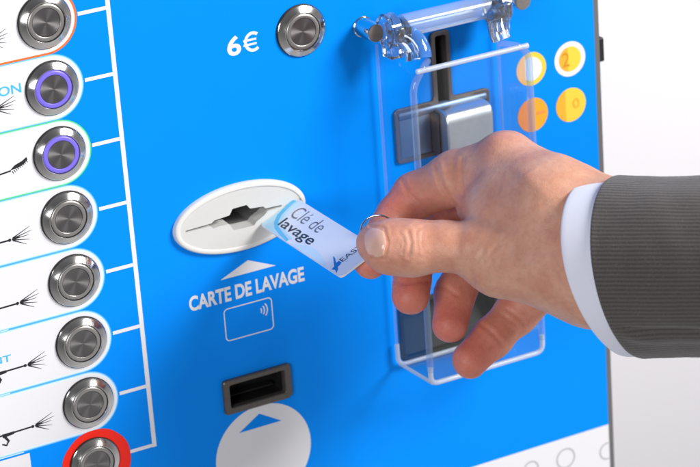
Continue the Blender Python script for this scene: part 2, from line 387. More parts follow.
# ---- push buttons (one built, the others copied)
def make_button(lit):
    r = bpy.data.objects.new('push_button', None); COL.objects.link(r); r.parent = root; r.empty_display_size = .01
    g = MB().lathe([(12.3, .05), (12.3, .55), (11.8, .7)]).build('gasket', m_gap, r, True, 40)
    bz = MB().ring([(11.9, .6), (11.95, .95), (11.7, 1.2), (11.45, 1.3), (9.1, 2.75), (8.8, 2.8), (8.62, 2.6), (8.6, .9)]).build('bezel', m_chrome, r, True, 14)
    MB().lathe([(8.6, 1.0), (8.6, 1.7)]).build('shadow_gap', m_gap, r, True, 40)
    ri = MB().ring([(8.4, 1.2), (8.4, 2.35), (8.15, 2.7), (6.75, 2.85), (6.5, 2.7), (6.5, 1.2)]).build('light_ring', m_led if lit else m_ring_grey, r, True, 50)
    MB().lathe([(6.45, 1.2), (6.45, 2.4), (6.25, 2.62), (6.0, 2.6), (4, 2.54), (2, 2.5), (.6, 2.49), (0.0, 2.49)]).build('cap', m_cap, r, True, 40)
    return r
proto = {True: make_button(True), False: make_button(False)}
used = {True: False, False: False}
spots = [(0, 0, False), (0, -30, True), (0, -60, True)] + [(0, -30*k, False) for k in range(3, 8)] + [(121.2, -29.7, False)]
for x, y, lit in spots:
    if not used[lit]: o = proto[lit]; used[lit] = True
    else:
        o = proto[lit].copy(); COL.objects.link(o); o.parent = root
        for ch in proto[lit].children:
            c = ch.copy(); COL.objects.link(c); c.parent = o
    o.location = (x*MM, y*MM, 0)
    o['label'] = 'steel push button with lit violet ring' if lit else 'plain brushed steel push button'

# ---- card slot
sl = MB()
prof = [(1.012, .02), (1.008, 1.6), (.996, 2.3), (.985, 2.5), (.94, 2.75), (.932, 2.6), (.930, 2.2), (.925, -1.0)]
n = 96; A, Bv = 33.0, 15.9
def ell(s, i, dz=0):
    a = 2*math.pi*i/n; off = (1-s)
    return (slot_c[0]-.6 + (A-off*33)*math.cos(a), slot_c[1]+.3 + (Bv-off*33)*math.sin(a))
vs = []
for s, z in prof: vs += [(*ell(s, i), z) for i in range(n)]
sl.add(vs, [(j*n+i, j*n+(i+1) % n, (j+1)*n+(i+1) % n, (j+1)*n+i) for j in range(len(prof)-1) for i in range(n)])
slot = sl.build('card_slot', m_slot, root, True, 60)
hole_u = [(56.0, -110.3), (69.2, -109.9), (70.4, -108.9), (78.4, -108.3), (80.0, -105.6), (87.3, -105.4), (88.8, -107.6), (95.6, -108.2), (96.4, -109.4), (104.8, -109.7)]
hole_l = [(104.8, -110.5), (97.5, -110.9), (95.5, -112.6), (91.5, -114.6), (90, -116.2), (79.6, -115.9), (77.8, -112.4), (73.4, -112.2), (69.6, -112.6), (68.4, -111.2), (56.0, -111.1)]
hole = rounded(hole_u + hole_l, .5, 2)
hole = [(x-1.2, y+.8) for x, y in hole]
inner = [ell(.934, i) for i in range(n)]
MB().holed(inner, [hole], 2.3).build('slot_plate', m_slot_face, slot)
th = MB(); hn = len(hole)
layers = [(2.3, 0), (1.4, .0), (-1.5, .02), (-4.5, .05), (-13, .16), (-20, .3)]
ymid = -107.6
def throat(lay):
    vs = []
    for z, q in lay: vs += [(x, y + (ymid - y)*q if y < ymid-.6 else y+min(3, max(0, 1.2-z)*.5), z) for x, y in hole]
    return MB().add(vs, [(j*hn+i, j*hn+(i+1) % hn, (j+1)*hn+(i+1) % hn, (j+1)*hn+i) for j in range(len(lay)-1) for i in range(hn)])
throat(layers[:4]).build('slot_throat', m_slot_face, slot, True, 50)
throat(layers[3:]).build('shaded_throat', mat('shade_grey_plastic', (.16, .16, .16, 1), .6), slot, True, 50)  # deeper part of the throat, its shade painted in as a darker grey
MB().box(52, 108, -119, -98, -23, -20.2).build('slot_back', m_dark, slot)

# ---- USB reader frame
us = MB(); fo = rounded([(67.2, -188.1), (100.6, -188.1), (101.6, -189.4), (101.6, -203.9), (99.6, -205.6), (67.0, -205.4), (66.3, -204.6), (66.3, -189.2)], 1.6)
fi = rrect(69.5, 98.0, -202.2, -190.8, .7, 11)
def resample(loop, m):
    P = [Vector((*p, 0)) for p in loop]; P.append(P[0]); L = [0]
    for i in range(len(P)-1): L.append(L[-1]+(P[i+1]-P[i]).length)
    out = []
    for k in range(m):
        s = L[-1]*k/m; i = max(j for j in range(len(L)-1) if L[j] <= s); f = (s-L[i])/max(1e-9, L[i+1]-L[i]); v = P[i].lerp(P[i+1], f); out.append((v.x, v.y))
    return out
def align(a, b):     # rotate loop b so that it starts nearest a[0], same direction
    area2 = lambda q: sum(q[i-1][0]*q[i][1]-q[i][0]*q[i-1][1] for i in range(len(q)))
    if area2(a)*area2(b) < 0: b = b[::-1]
    k = min(range(len(b)), key=lambda i: sum((a[j][0]-b[(i+j) % len(b)][0])**2+(a[j][1]-b[(i+j) % len(b)][1])**2 for j in range(0, len(b), 7)))
    return b[k:]+b[:k]
def grow(loop, d):
    N = len(loop); out = []; s = sum(loop[i-1][0]*loop[i][1]-loop[i][0]*loop[i-1][1] for i in range(N)); sg = 1 if s > 0 else -1
    for i in range(N):
        a, b2 = loop[i-1], loop[(i+1) % N]; dx, dy = b2[0]-a[0], b2[1]-a[1]; l = math.hypot(dx, dy) or 1
        out.append((loop[i][0]+sg*dy/l*d, loop[i][1]-sg*dx/l*d))
    return out
def frame(outer, inner, h, m, name, par, depth, bev=.5):
    o1 = resample(outer, 160); i1 = align(o1, resample(inner, 160)); mb = MB()
    mb.band(o1, o1, 0, h-bev); mb.band(o1, grow(o1, -bev), h-bev, h); mb.band(grow(o1, -bev), grow(i1, bev*.7), h, h)
    mb.band(grow(i1, bev*.7), i1, h, h-bev); mb.band(i1, i1, h-bev, -depth)
    f = mb.build(name, m, par, True, 40); return f
uf = frame(fo, fi, 2.0, m_usb, 'usb_reader', root, 1.5)
ui = MB(); ui.band(resample(grow(fi, .25), 120), resample(grow(fi, .25), 120), .2, -13); ui.flat(grow(fi, .4), -13); ui.build('reader_cavity', m_dark, uf)
MB().box(72, 96, -200.9, -200.1, -12, -7.0, .2).build('contact_tongue', m_dark, uf)
for x in (77.0, 91.6): MB().lathe([(.75, 0), (.7, .5), (.0, .6)], (x, -194.6, -9.2), 20).build('contact_screw', m_usb, uf)

# ---- coin slot with its return lever
cf = frame(tshape(1.6), tshape(-.6), 1.7, m_coin_frame, 'coin_slot', root, 6, .45)
cv = MB(); tl = resample(tshape(.25), 160); cv.band(tl, tl, .3, -12); cv.flat(tl, -12); cv.build('slot_cavity', m_dark, cf)
pl = MB(); pl.box(167.4, 184.8, -103.0, -82.5, -4, 1.0, .8, 3); pl.build('face_plate', m_plate, cf, True, 35)
br = MB(); br.lathe([(0, 167.4), (1.9, 167.4), (2.3, 168.2), (2.3, 214.2), (1.9, 215), (0, 215)], (0, -81.3, 0.2), 28, 'x', 1.0, 1.0); br.build('hinge_bar', m_plate, cf, True, 40)
lv = MB(); lp = rounded([(-80.8, 1.0), (-80.2, 8.6), (-82.0, 12.8), (-85.2, 13.8), (-105, 13.4), (-107, 11), (-107, 1.0)], 2.6, 6)
m_ = len(lp); xs = [186.4, 187.2, 210.2, 211.0]; sh = [.6, 0, 0, .6]; vs = []
for x, s in zip(xs, sh):
    q = grow(lp, -s); vs += [(x, y, z) for y, z in q]
lv.add(vs, [(j*m_+i, j*m_+(i+1) % m_, (j+1)*m_+(i+1) % m_, (j+1)*m_+i) for j in range(3) for i in range(m_)] + [tuple(range(m_)), tuple(3*m_+i for i in range(m_))])
lv.build('return_lever', m_steel, cf, True, 35)
MB().box(185.0, 186.1, -103, -82.5, -3, 6.5, .3).build('lever_stop', m_coin_frame, cf)

# ---- coin return tray
tf = frame(rrect(161, 216, -205, -174.2, 3.2, 11), rrect(163.2, 213.8, -202.8, -176.4, 2, 11), 1.6, m_tray, 'return_tray', root, 1.2)
tv = MB(); q = resample(rrect(163, 214, -203, -176, 2.2, 11), 120); tv.band(q, q, .2, -20); tv.flat(q, -20); tv.build('tray_cavity', m_dark, tf)
tp = MB(); tp.add([(163.2, -176.5, -14), (213.8, -176.5, -14), (213.8, -202.7, -1.5), (163.2, -202.7, -1.5)], [(0, 1, 2, 3)]); tp.build('tray_floor', m_tray, tf)

# ---- clear acrylic flap over the coin slot, on two steel pins
cover = bpy.data.objects.new('clear_cover', None); COL.objects.link(cover); cover.parent = root; cover.empty_display_size = .01
XL, XR, YT, YB, ZF, ZB = 157.4, 221.5, -49.2, -203.4, 34.6, 3.0
tk = 1.4
sh = MB()
sh.box(XL+1.4, XR-2.9, YB+.9, YT-.9, ZF-tk, ZF)                                        # front
def quad_plate(p, nrm, t):
    p = [Vector(a) for a in p]; o = Vector(nrm)*t; sh.add([tuple(a) for a in p]+[tuple(a+o) for a in p], [(3, 2, 1, 0), (4, 5, 6, 7)] + [(i, (i+1) % 4, 4+(i+1) % 4, 4+i) for i in range(4)])
quad_plate([(XL, YB-1, ZB), (XL+.4, YB+.9, ZF-.9), (XL+.4, YT-.9, ZF-.9), (XL, YT+5, ZB)], (1, 0, 0), tk)
quad_plate([(XR+1, YB-1, ZB), (XR-1.4, YB+.9, ZF-.9), (XR-1.4, YT-.9, ZF-.9), (XR+1, YT-2, ZB)], (-1, 0, 0), tk)
quad_plate([(XL+1.4, YB-2, ZB), (XR-1.4, YB-2, ZB), (XR-2.4, YB+.2, ZF-.9), (XL+1.4, YB+.2, ZF-.9)], (0, 1, 0), tk)
sh.build('clear_sheet', m_clear, cover)
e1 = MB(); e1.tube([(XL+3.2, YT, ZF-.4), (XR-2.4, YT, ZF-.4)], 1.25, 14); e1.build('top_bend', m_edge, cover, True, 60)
def fillet(pts, r, n=6):
    out = [Vector(pts[0])]
    for a, p, b2 in zip(pts[:-2], pts[1:-1], pts[2:]):
        a, p, b2 = Vector(a), Vector(p), Vector(b2); q = min(r, (a-p).length*.49, (b2-p).length*.49); s0 = p+(a-p).normalized()*q; s1 = p+(b2-p).normalized()*q
        for k in range(n+1):
            f = k/n; out.append(s0*(1-f)**2 + p*2*f*(1-f) + s1*f*f)
    return out+[Vector(pts[-1])]
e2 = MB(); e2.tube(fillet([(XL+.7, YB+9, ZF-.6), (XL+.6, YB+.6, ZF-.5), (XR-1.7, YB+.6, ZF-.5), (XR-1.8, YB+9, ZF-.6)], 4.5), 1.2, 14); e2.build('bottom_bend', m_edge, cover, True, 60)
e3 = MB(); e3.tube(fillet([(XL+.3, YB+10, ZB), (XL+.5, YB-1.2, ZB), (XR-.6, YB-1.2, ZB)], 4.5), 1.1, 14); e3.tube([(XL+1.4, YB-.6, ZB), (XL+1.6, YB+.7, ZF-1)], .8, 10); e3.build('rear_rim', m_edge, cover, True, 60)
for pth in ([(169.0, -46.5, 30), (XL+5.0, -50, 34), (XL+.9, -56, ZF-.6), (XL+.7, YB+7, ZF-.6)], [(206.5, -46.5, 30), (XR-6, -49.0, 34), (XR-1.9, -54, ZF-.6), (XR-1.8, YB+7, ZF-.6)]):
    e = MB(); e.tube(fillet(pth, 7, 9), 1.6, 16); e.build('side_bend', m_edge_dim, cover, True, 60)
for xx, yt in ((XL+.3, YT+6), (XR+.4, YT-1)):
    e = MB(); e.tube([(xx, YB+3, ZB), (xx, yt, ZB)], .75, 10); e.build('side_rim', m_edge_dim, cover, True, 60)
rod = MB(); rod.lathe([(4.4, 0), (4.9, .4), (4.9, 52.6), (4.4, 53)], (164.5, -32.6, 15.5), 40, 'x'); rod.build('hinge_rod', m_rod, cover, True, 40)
e5 = MB(); e5.tube([(166, -37.4, 16.6), (216, -37.4, 16.6)], .9, 12); e5.build('rod_bright_edge', m_edge, cover, True, 60)  # added white tube, paints the bright line along the rod's lower edge
def knuckle(x0, s):
    """moulded clear hinge lug: a barrel round the rod, a square boss and an arm that curls down to the front sheet"""
    mb = MB()
    def X(a, b2): return (min(x0+s*a, x0+s*b2), max(x0+s*a, x0+s*b2))
    def bar(a, b2, r0, r1, cy, cz, n=24):
        xa, xb = X(a, b2); mb.lathe([(0, xa), (r1-.8, xa), (r1, xa+.8), (r1, xb-.8), (r1-.8, xb), (0, xb)], (0, cy, cz), n, 'x')
    bar(1.8, 8, 5.2, 8.2, -34.2, 14.5); bar(8.3, 12.0, 2.2, 6.8, -35.2, 16.5, 16)
    mb.box(*X(2.0, 9.5), -47.0, -38.0, 10.5, 19.5, 1.4, 3)
    mb.box(*X(3.6, 8.0), -38.0, -30.5, 19.5, 24.5, 1.2, 3)
    # arm: rounded bars stepping down along a curve
    pts = fillet([(x0+s*8.0, -34.5, 19), (x0+s*12.0, -36.5, 23.5), (x0+s*13.6, -41.5, 27), (x0+s*13.0, -45.5, 28.5)], 5, 5)
    mb.tube(pts, 4.6, 14); mb.tube([(p[0]-s*3.0, p[1]-1.4, p[2]-2.8) for p in pts], 3.4, 10)
    return mb
knuckle(153.8, 1).build('hinge_knuckle', m_glass, cover, True, 32)
knuckle(221.6, -1).build('hinge_knuckle', m_glass, cover, True, 32)
for x, y in ((152.7, -34.5), (230.6, -35.4)):
    pin = MB().lathe([(4.9, 0), (4.9, .6), (4.5, .9), (4.5, 12.4), (4.1, 13)], (x, y, 0), 40).build('hinge_pin', m_chrome, cover, True, 40)
    MB().lathe([(4.05, 0), (3.9, .25), (0, .3)], (x, y, 13), 40).build('pin_end', m_cap_end, pin, True, 40)

# ---------------------------------------------------------------- the key card
# card frame: s along its length (0 at the slot), t across it, n off its printed face
u_s = Vector((0.0, 0, 1)); u_t = Vector((19.5, 8.4, 0)).normalized(); u_n = Vector((-8.4, 19.5, 0)).normalized()
o0 = Vector((91.7, -115.6, 2.6)); CL, CW = 77.5, 21.2
def CF(s, t, n=0): return tuple(o0 + u_s*s + u_t*t + u_n*n)
outl = rounded([(0, 0), (CL, 0), (CL, CW), (0, CW)], 2.6, 6)
cb = MB(); k = len(outl)
cb.add([CF(s, t, -.9) for s, t in outl]+[CF(s, t, 0) for s, t in outl], [tuple(range(k))[::-1], tuple(range(k, 2*k))]+[(i, (i+1) % k, k+(i+1) % k, k+i) for i in range(k)])
card = cb.build('key_card', m_card, None, world=True)
tag(card, 'white and pale blue plastic key card held in the slot by the fingers', 'key card')
def card_flat(poly, n): return MB().add([CF(s, t, n) for s, t in poly], [tuple(range(len(poly)))])
arc = [(0.6, 19.5), (1.8, 14), (3.6, 8.6), (7, 5), (12, 2.6), (18, 1.2), (26, .4)]
card_flat([(.3, .9), (2, .25), (26, .25)] + arc[::-1][1:] + [(.3, 19.4)], .03).build('pale_print', m_card_pale, card, world=True)
def card_stroke(pts, w0, w1, n):
    mb = MB().stroke(pts, w0, 0, w1); mb.v = [CF(x, y, n) for x, y, z in mb.v]; return mb
card_stroke([(.7, 19.6), (1.6, 15), (3.4, 9.4), (6.6, 5.7), (11, 3.3), (18, 1.9), (26, .9)], 3.2, 1.4, .06).build('cyan_swoosh', m_card_cyan, card, world=True)
wave = [(30, .3)] + [(30+34*i/14, .3+4.4*math.sin(math.pi*min(1, i/14*.98)**.9)) for i in range(1, 15)] + [(64, .3)]
card_flat(wave, .03).build('pale_print', m_card_pale2, card, world=True)
card_stroke([(2.9, 20.2), (3.6, 15.6), (5.4, 10.6), (8.4, 7.3), (12.6, 4.9), (19, 3.4), (27, 2.4)], 2.2, 1.0, .045).build('pale_swoosh', m_card_pale, card, world=True)
card_flat([(2.2, 20.9), (0.4, 19), (2.2, 13), (5, 8.6), (10, 6.5), (9, 11), (7.5, 16), (8.5, 20.95)], .028).build('pale_print', m_card_pale2, card, world=True)
t = MB(); add_text(t, 'Clé de', (8.8, 36.2, 11.6, 18.9), .06, -.006, CF); t.build('card_text', m_card_text, card, world=True)
t = MB(); add_text(t, 'lavage', (9.2, 40.5, 2.9, 10.2), .06, .010, CF); t.build('card_text', m_card_dark, card, world=True)
t = MB(); add_text(t, 'EASY', (6.6, 18.4, 0, 3.5), .06, .004, lambda x, y, z: CF(68.6-y, x, z)); t.build('card_text', m_card_dark, card, world=True)
bird = [(59.83, 6.54), (62.07, 6.23), (65.87, 4.52), (65.89, 6.01), (68.28, 6.15), (69.17, 4.77), (69.27, 3.34), (70.79, 2.65), (72.8, 0.56), (70.0, 1.5), (67.95, 0.61), (67.28, 2.67), (63.56, 4.61)]
card_flat(bird, .06).build('bird_emblem', m_card_blue, card, world=True)

# ---------------------------------------------------------------- the hand
# hand space: u, v in image-plane units of 0.4345 mm through the thumb, w towards the camera in the same unit
D0 = 1173.104; KW = D0/2700
def Hm(u, v, w):
    d = D0 - np.asarray(w, float)*KW; u = np.asarray(u, float); v = np.asarray(v, float)
    q = np.stack([(u-350)/2700*d, (v-233.5)/2700*d, d], -1)
    return q @ CAM_R + CAM_C
#HAND
def skin_mat():
    m = bpy.data.materials.new('skin'); m.use_nodes = True; nt = m.node_tree; b = nt.nodes['Principled BSDF']; L = nt.links.new
    tc = nt.nodes.new('ShaderNodeTexCoord'); at = nt.nodes.new('ShaderNodeAttribute'); at.attribute_name = 'flush'
    n1 = nt.nodes.new('ShaderNodeTexNoise'); n1.inputs['Scale'].default_value = 90; n1.inputs['Detail'].default_value = 5
    n2 = nt.nodes.new('ShaderNodeTexNoise'); n2.inputs['Scale'].default_value = 480; n2.inputs['Detail'].default_value = 4
    for n in (n1, n2): L(tc.outputs['Object'], n.inputs['Vector'])
    r1 = nt.nodes.new('ShaderNodeValToRGB'); r1.color_ramp.elements[0].position = .32; r1.color_ramp.elements[1].position = .70
    r1.color_ramp.elements[0].color = (.62, .285, .19, 1); r1.color_ramp.elements[1].color = (.73, .405, .285, 1)
    L(n1.outputs['Fac'], r1.inputs[0])
    mf = nt.nodes.new('ShaderNodeMix'); mf.data_type = 'RGBA'; mf.inputs[7].default_value = (.72, .165, .125, 1)
    L(at.outputs['Fac'], mf.inputs[0]); L(r1.outputs[0], mf.inputs[6])
    ms = nt.nodes.new('ShaderNodeMix'); ms.data_type = 'RGBA'; ms.blend_type = 'MULTIPLY'; ms.inputs[0].default_value = .16
    r2 = nt.nodes.new('ShaderNodeValToRGB'); r2.color_ramp.elements[0].position = .35; r2.color_ramp.elements[0].color = (.62, .5, .45, 1); r2.color_ramp.elements[1].position = .55
    L(n2.outputs['Fac'], r2.inputs[0]); L(mf.outputs[2], ms.inputs[6]); L(r2.outputs[0], ms.inputs[7])
    L(ms.outputs[2], b.inputs['Base Color'])
    b.inputs['Roughness'].default_value = .48; b.inputs['Specular IOR Level'].default_value = .42
    b.inputs['Subsurface Weight'].default_value = .28; b.inputs['Subsurface Radius'].default_value = (1, .30, .15); b.inputs['Subsurface Scale'].default_value = .0028
    # pores and fine lines
    vo = nt.nodes.new('ShaderNodeTexVoronoi'); vo.inputs['Scale'].default_value = 900; vo.feature = 'DISTANCE_TO_EDGE'
    n3 = nt.nodes.new('ShaderNodeTexNoise'); n3.inputs['Scale'].default_value = 260; n3.inputs['Detail'].default_value = 6; n3.inputs['Roughness'].default_value = .65
    L(tc.outputs['Object'], vo.inputs['Vector']); L(tc.outputs['Object'], n3.inputs['Vector'])
    ad = nt.nodes.new('ShaderNodeMath'); ad.operation = 'MULTIPLY_ADD'; ad.inputs[1].default_value = .55
    L(vo.outputs['Distance'], ad.inputs[0]); L(n3.outputs['Fac'], ad.inputs[2])
    bp = nt.nodes.new('ShaderNodeBump'); bp.inputs['Strength'].default_value = .45; bp.inputs['Distance'].default_value = .0005
    L(ad.outputs[0], bp.inputs['Height']); L(bp.outputs['Normal'], b.inputs['Normal'])
    return m
m_skin = skin_mat()

STEP = 1.5
LO = np.array([340, 120, -160.]); HI = np.array([640, 395, 170.])
NG = np.ceil((HI-LO)/STEP).astype(int)+1
def sub(c0, c1, r, pad=34):
    a = np.maximum(0, np.floor((np.minimum(c0, c1)-r-pad-LO)/STEP).astype(int)); b = np.minimum(NG, np.ceil((np.maximum(c0, c1)+r+pad-LO)/STEP).astype(int)+1)
    return tuple(slice(a[i], b[i]) for i in range(3))
AXES = [LO[i]+STEP*np.arange(NG[i]) for i in range(3)]
def round_cone(s, a, b, r1, r2):
    p = np.stack(np.meshgrid(*[AXES[i][s[i]] for i in range(3)], indexing='ij'), -1).astype(np.float32)
    ba = (b-a).astype(np.float32); l2 = float(ba@ba); rr = r1-r2; a2 = l2-rr*rr; il2 = 1/l2
    pa = p-a.astype(np.float32); y = pa@ba; z = y-l2
    q = pa*l2 - ba*y[..., None]; x2 = (q*q).sum(-1); y2 = y*y*l2; z2 = z*z*l2
    k = np.sign(rr)*rr*rr*x2
    d = (np.sqrt(x2*a2*il2)+y*rr)*il2 - r1
    m1 = np.sign(z)*a2*z2 > k; m2 = np.sign(y)*a2*y2 < k
    d = np.where(m1, np.sqrt(x2+z2)*il2-r2, np.where(m2, np.sqrt(x2+y2)*il2-r1, d))
    return d
def smin(a, b, k):
    h = np.maximum(k-np.abs(a-b), 0)/k
    return np.minimum(a, b)-h*h*k*.25
def field(cones, k):
    F = np.full(NG, 60., np.float32)
    for a, r1, b, r2 in cones:
        a = np.array(a, float); b = np.array(b, float); s = sub(a, b, max(r1, r2)); F[s] = smin(F[s], round_cone(s, a, b, r1, r2), k)
    return F
def chain(*pts): return [(pts[i][:3], pts[i][3], pts[i+1][:3], pts[i+1][3]) for i in range(len(pts)-1)]
IM, MMc, RM, PM = (506, 163, 0, 29), (530, 198, -60, 27), (548, 222, -84, 25), (563, 264, -94, 24)
palm = chain((668, 236, 110, 56), (602, 234, 72, 53)) + chain((668, 288, 114, 50), (602, 282, 74, 48)) + \
    chain((592, 226, 64, 46), (550, 198, 46, 36.5), IM) + chain((595, 240, 32, 44), MMc) + chain((595, 262, 22, 40), RM) + chain((590, 286, 28, 42), PM) + \
    chain((578, 268, 76, 40), (482, 250, 40, 26)) + chain((560, 270, 52, 37), (500, 266, 38, 31)) + chain((562, 214, 44, 46), (506, 204, 20, 31), (476, 207, -8, 20)) + chain((552, 218, 58, 40), (515, 212, 32, 30))
F = field(palm, 26)
thumb = field(chain((560, 266, 68, 38), (480, 250, 40, 27), (446, 246, 35, 24.2), (413, 248, 31, 27.6), (391, 246.5, 28, 26.5), (375.5, 243, 24, 19.5)), 9)
index = field(chain((560, 203, 30, 36), IM, (456, 178, -30, 27), (415, 196, -52, 22.5), (397, 214, -47, 18.8), (385, 231, -36, 17.6), (370, 263, -13, 16.5)), 7)
middle = field(chain((565, 220, -15, 34), MMc, (444, 222, -98, 22), (414, 260, -74, 20), (410.5, 296, -48, 19)), 7)
ringf = field(chain((572, 240, -30, 32), RM, (473, 257, -110, 21.5), (455.5, 293, -90, 20), (450, 325, -72, 18)), 7)
pinky = field(chain((578, 275, -35, 32), PM, (516, 313, -112, 21.5), (493, 337, -100, 19.8), (470, 362-2, -86, 18.5)), 7)
F = smin(F, index, 12); F = smin(F, pinky, 12)
F = smin(F, middle, 4); F = smin(F, ringf, 4); F = smin(F, thumb, 9)

def surface_nets(F):
    S = F < 0; A = S[:-1, :-1, :-1].astype(np.int8); cnt = np.zeros(A.shape, np.int8)
    for i in (0, 1):
        for j in (0, 1):
            for k in (0, 1): cnt += S[i:S.shape[0]-1+i, j:S.shape[1]-1+j, k:S.shape[2]-1+k]
    act = (cnt > 0) & (cnt < 8); idx = -np.ones(act.shape, np.int64); cells = np.argwhere(act); idx[act] = np.arange(len(cells))
    acc = np.zeros((len(cells), 3)); num = np.zeros(len(cells))
    cor = [(i, j, k) for i in (0, 1) for j in (0, 1) for k in (0, 1)]
    val = {c: F[cells[:, 0]+c[0], cells[:, 1]+c[1], cells[:, 2]+c[2]] for c in cor}
    for c in cor:
        for ax_ in range(3):
            if c[ax_] == 0:
                d = list(c); d[ax_] = 1; d = tuple(d); va, vb = val[c], val[d]; m = (va < 0) != (vb < 0)
                t = np.where(m, va/np.where(m, va-vb, 1), 0); P = np.tile(np.array(c, float), (len(cells), 1)); P[:, ax_] += t
                acc[m] += P[m]; num[m] += 1
    V = (cells + acc/num[:, None])*STEP + LO; Q = []
    for ax_ in range(3):
        o1, o2 = (ax_+1) % 3, (ax_+2) % 3
        a = [slice(None)]*3; b2 = [slice(None)]*3; a[ax_] = slice(0, -1); b2[ax_] = slice(1, None)
        ch = S[tuple(a)] != S[tuple(b2)]; e = np.argwhere(ch)
        e = e[(e[:, o1] > 0) & (e[:, o2] > 0) & (e[:, o1] < S.shape[o1]-1) & (e[:, o2] < S.shape[o2]-1)]
        ins = S[e[:, 0], e[:, 1], e[:, 2]]
        def cell(d1, d2):
            c = e.copy(); c[:, o1] += d1; c[:, o2] += d2; return idx[c[:, 0], c[:, 1], c[:, 2]]
        q = np.stack([cell(-1, -1), cell(0, -1), cell(0, 0), cell(-1, 0)], 1); q[~ins] = q[~ins][:, ::-1]; Q.append(q)
    return V, np.concatenate(Q)
HV, HQ = surface_nets(F)
def vnormals(V, Q):
    n = np.cross(V[Q[:, 2]]-V[Q[:, 0]], V[Q[:, 3]]-V[Q[:, 1]]); N = np.zeros_like(V)
    for i in range(4): np.add.at(N, Q[:, i], n)
    return N/np.maximum(1e-9, np.linalg.norm(N, axis=1))[:, None]
def relax(V, Q, it, f=.5):
    E = np.concatenate([Q[:, [0, 1]], Q[:, [1, 2]], Q[:, [2, 3]], Q[:, [3, 0]]]); deg = np.bincount(E.ravel(), minlength=len(V)).astype(float)
    for _ in range(it):
        A = np.zeros_like(V); np.add.at(A, E[:, 0], V[E[:, 1]]); np.add.at(A, E[:, 1], V[E[:, 0]]); V = V*(1-f) + f*A/np.maximum(1, deg)[:, None]
    return V
HV = relax(HV, HQ, 4); HN = vnormals(HV, HQ)
# creases of the skin: shallow grooves along lines on the side that carries them (facing = sign of the normal's w)
def seg_dist(P, pts):
    best = np.full(len(P), 1e9)
    for a, b2 in zip(pts[:-1], pts[1:]):
        a = np.array(a, float); b2 = np.array(b2, float); d = b2-a; t = np.clip(((P-a)@d)/(d@d), 0, 1); best = np.minimum(best, np.linalg.norm(P-a-t[:, None]*d, axis=1))
    return best
CREASES = [
    ([(370, 226.5), (384, 227.5), (388, 242), (384.5, 259), (371, 258.5)], 1.3, 1.3, 10, 99),  # (points (u, v), depth, width, min w, max w)
    ([(408, 232), (411, 242), (408.5, 256)], 1.5, 1.9, 15, 99), ([(403, 236), (405, 246), (403, 252)], .7, 1.5, 15, 99), ([(417, 230), (416, 240), (418, 250)], .7, 1.6, 15, 99),
    ([(413, 226), (419, 229), (424, 226)], .6, 1.6, 15, 99),
    ([(399, 231), (401, 240), (399.5, 247)], .45, 1.1, 15, 99), ([(422, 233), (421.5, 243), (423, 252)], .5, 1.2, 15, 99), ([(428, 236), (428, 246)], .35, 1.2, 15, 99), ([(392, 229), (391, 235)], .35, 1.0, 15, 99),
    ([(436, 166), (440, 182), (449, 199), (458, 209)], 2.2, 2.4, -60, 20), ([(463, 158), (461, 176), (462, 195)], 1.4, 2.2, -60, 25), ([(403, 182), (409, 194), (418, 202)], 1.3, 2.2, -80, 0),
    ([(484, 252), (476, 262), (471, 272), (473, 282)], 1.5, 2.2, 0, 99), ([(497, 246), (486, 258), (480, 270)], .9, 2.2, 0, 99), ([(491, 262), (486, 272), (484, 283)], .7, 2, 0, 99),
    ([(520, 268), (545, 276), (560, 283)], .7, 3, 0, 120), ([(548, 262), (556, 276), (560, 292)], .8, 2.6, 0, 130), ([(510, 200), (530, 190), (545, 178)], .6, 4, -40, 80),
    ([(508, 310), (520, 318), (527, 327)], 1.1, 1.8, -130, -60), ([(504, 316), (515, 324)], .7, 1.5, -130, -60), ([(482, 325), (493, 333), (503, 345)], 1.2, 2, -130, -60),
    ([(434, 285), (446, 288), (458, 296)], 1.0, 2, -130, -40), ([(392, 280), (405, 283), (428, 281)], .8, 2, -110, -20),
]
disp = np.zeros(len(HV))
for pts, dep, wid, w0, w1 in CREASES:
    d = seg_dist(HV[:, :2], pts); m = (HV[:, 2] > w0) & (HV[:, 2] < w1) & (HN[:, 2] > 0)
    disp -= .62*np.where(m, dep*np.exp(-(d/wid)**2) - .45*dep*np.exp(-((d-2.1*wid)/(1.1*wid))**2), 0)
# tendons and veins under the back of the hand, a little unevenness everywhere
for pts, h, wid in [([(508, 160), (545, 185), (585, 212)], 1.0, 11), ([(470, 232), (510, 236), (560, 240)], 1.4, 9), ([(520, 172), (552, 200), (566, 236)], .6, 6)]:
    d = seg_dist(HV[:, :2], pts); disp += np.where((HN[:, 2] > 0) & (HV[:, 2] > -40), h*np.exp(-(d/wid)**2), 0)
nz = np.array([noise.noise(Vector(v)/22) for v in HV])*.8 + np.array([noise.noise(Vector(v)/6) for v in HV])*.14
HV = HV + HN*(disp+nz)[:, None]
HV = relax(HV, HQ, 1, .35)
me = bpy.data.meshes.new('person'); HP = Hm(HV[:, 0], HV[:, 1], HV[:, 2])
me.from_pydata([tuple(W(p)) for p in HP], [], [tuple(int(i) for i in q) for q in HQ]); me.update()
fl = np.zeros(len(HV))
def blob(c, r, s): 
    global fl
    d = np.linalg.norm((HV-np.array(c, float)), axis=1); fl = np.maximum(fl, s*np.exp(-(d/r)**2))
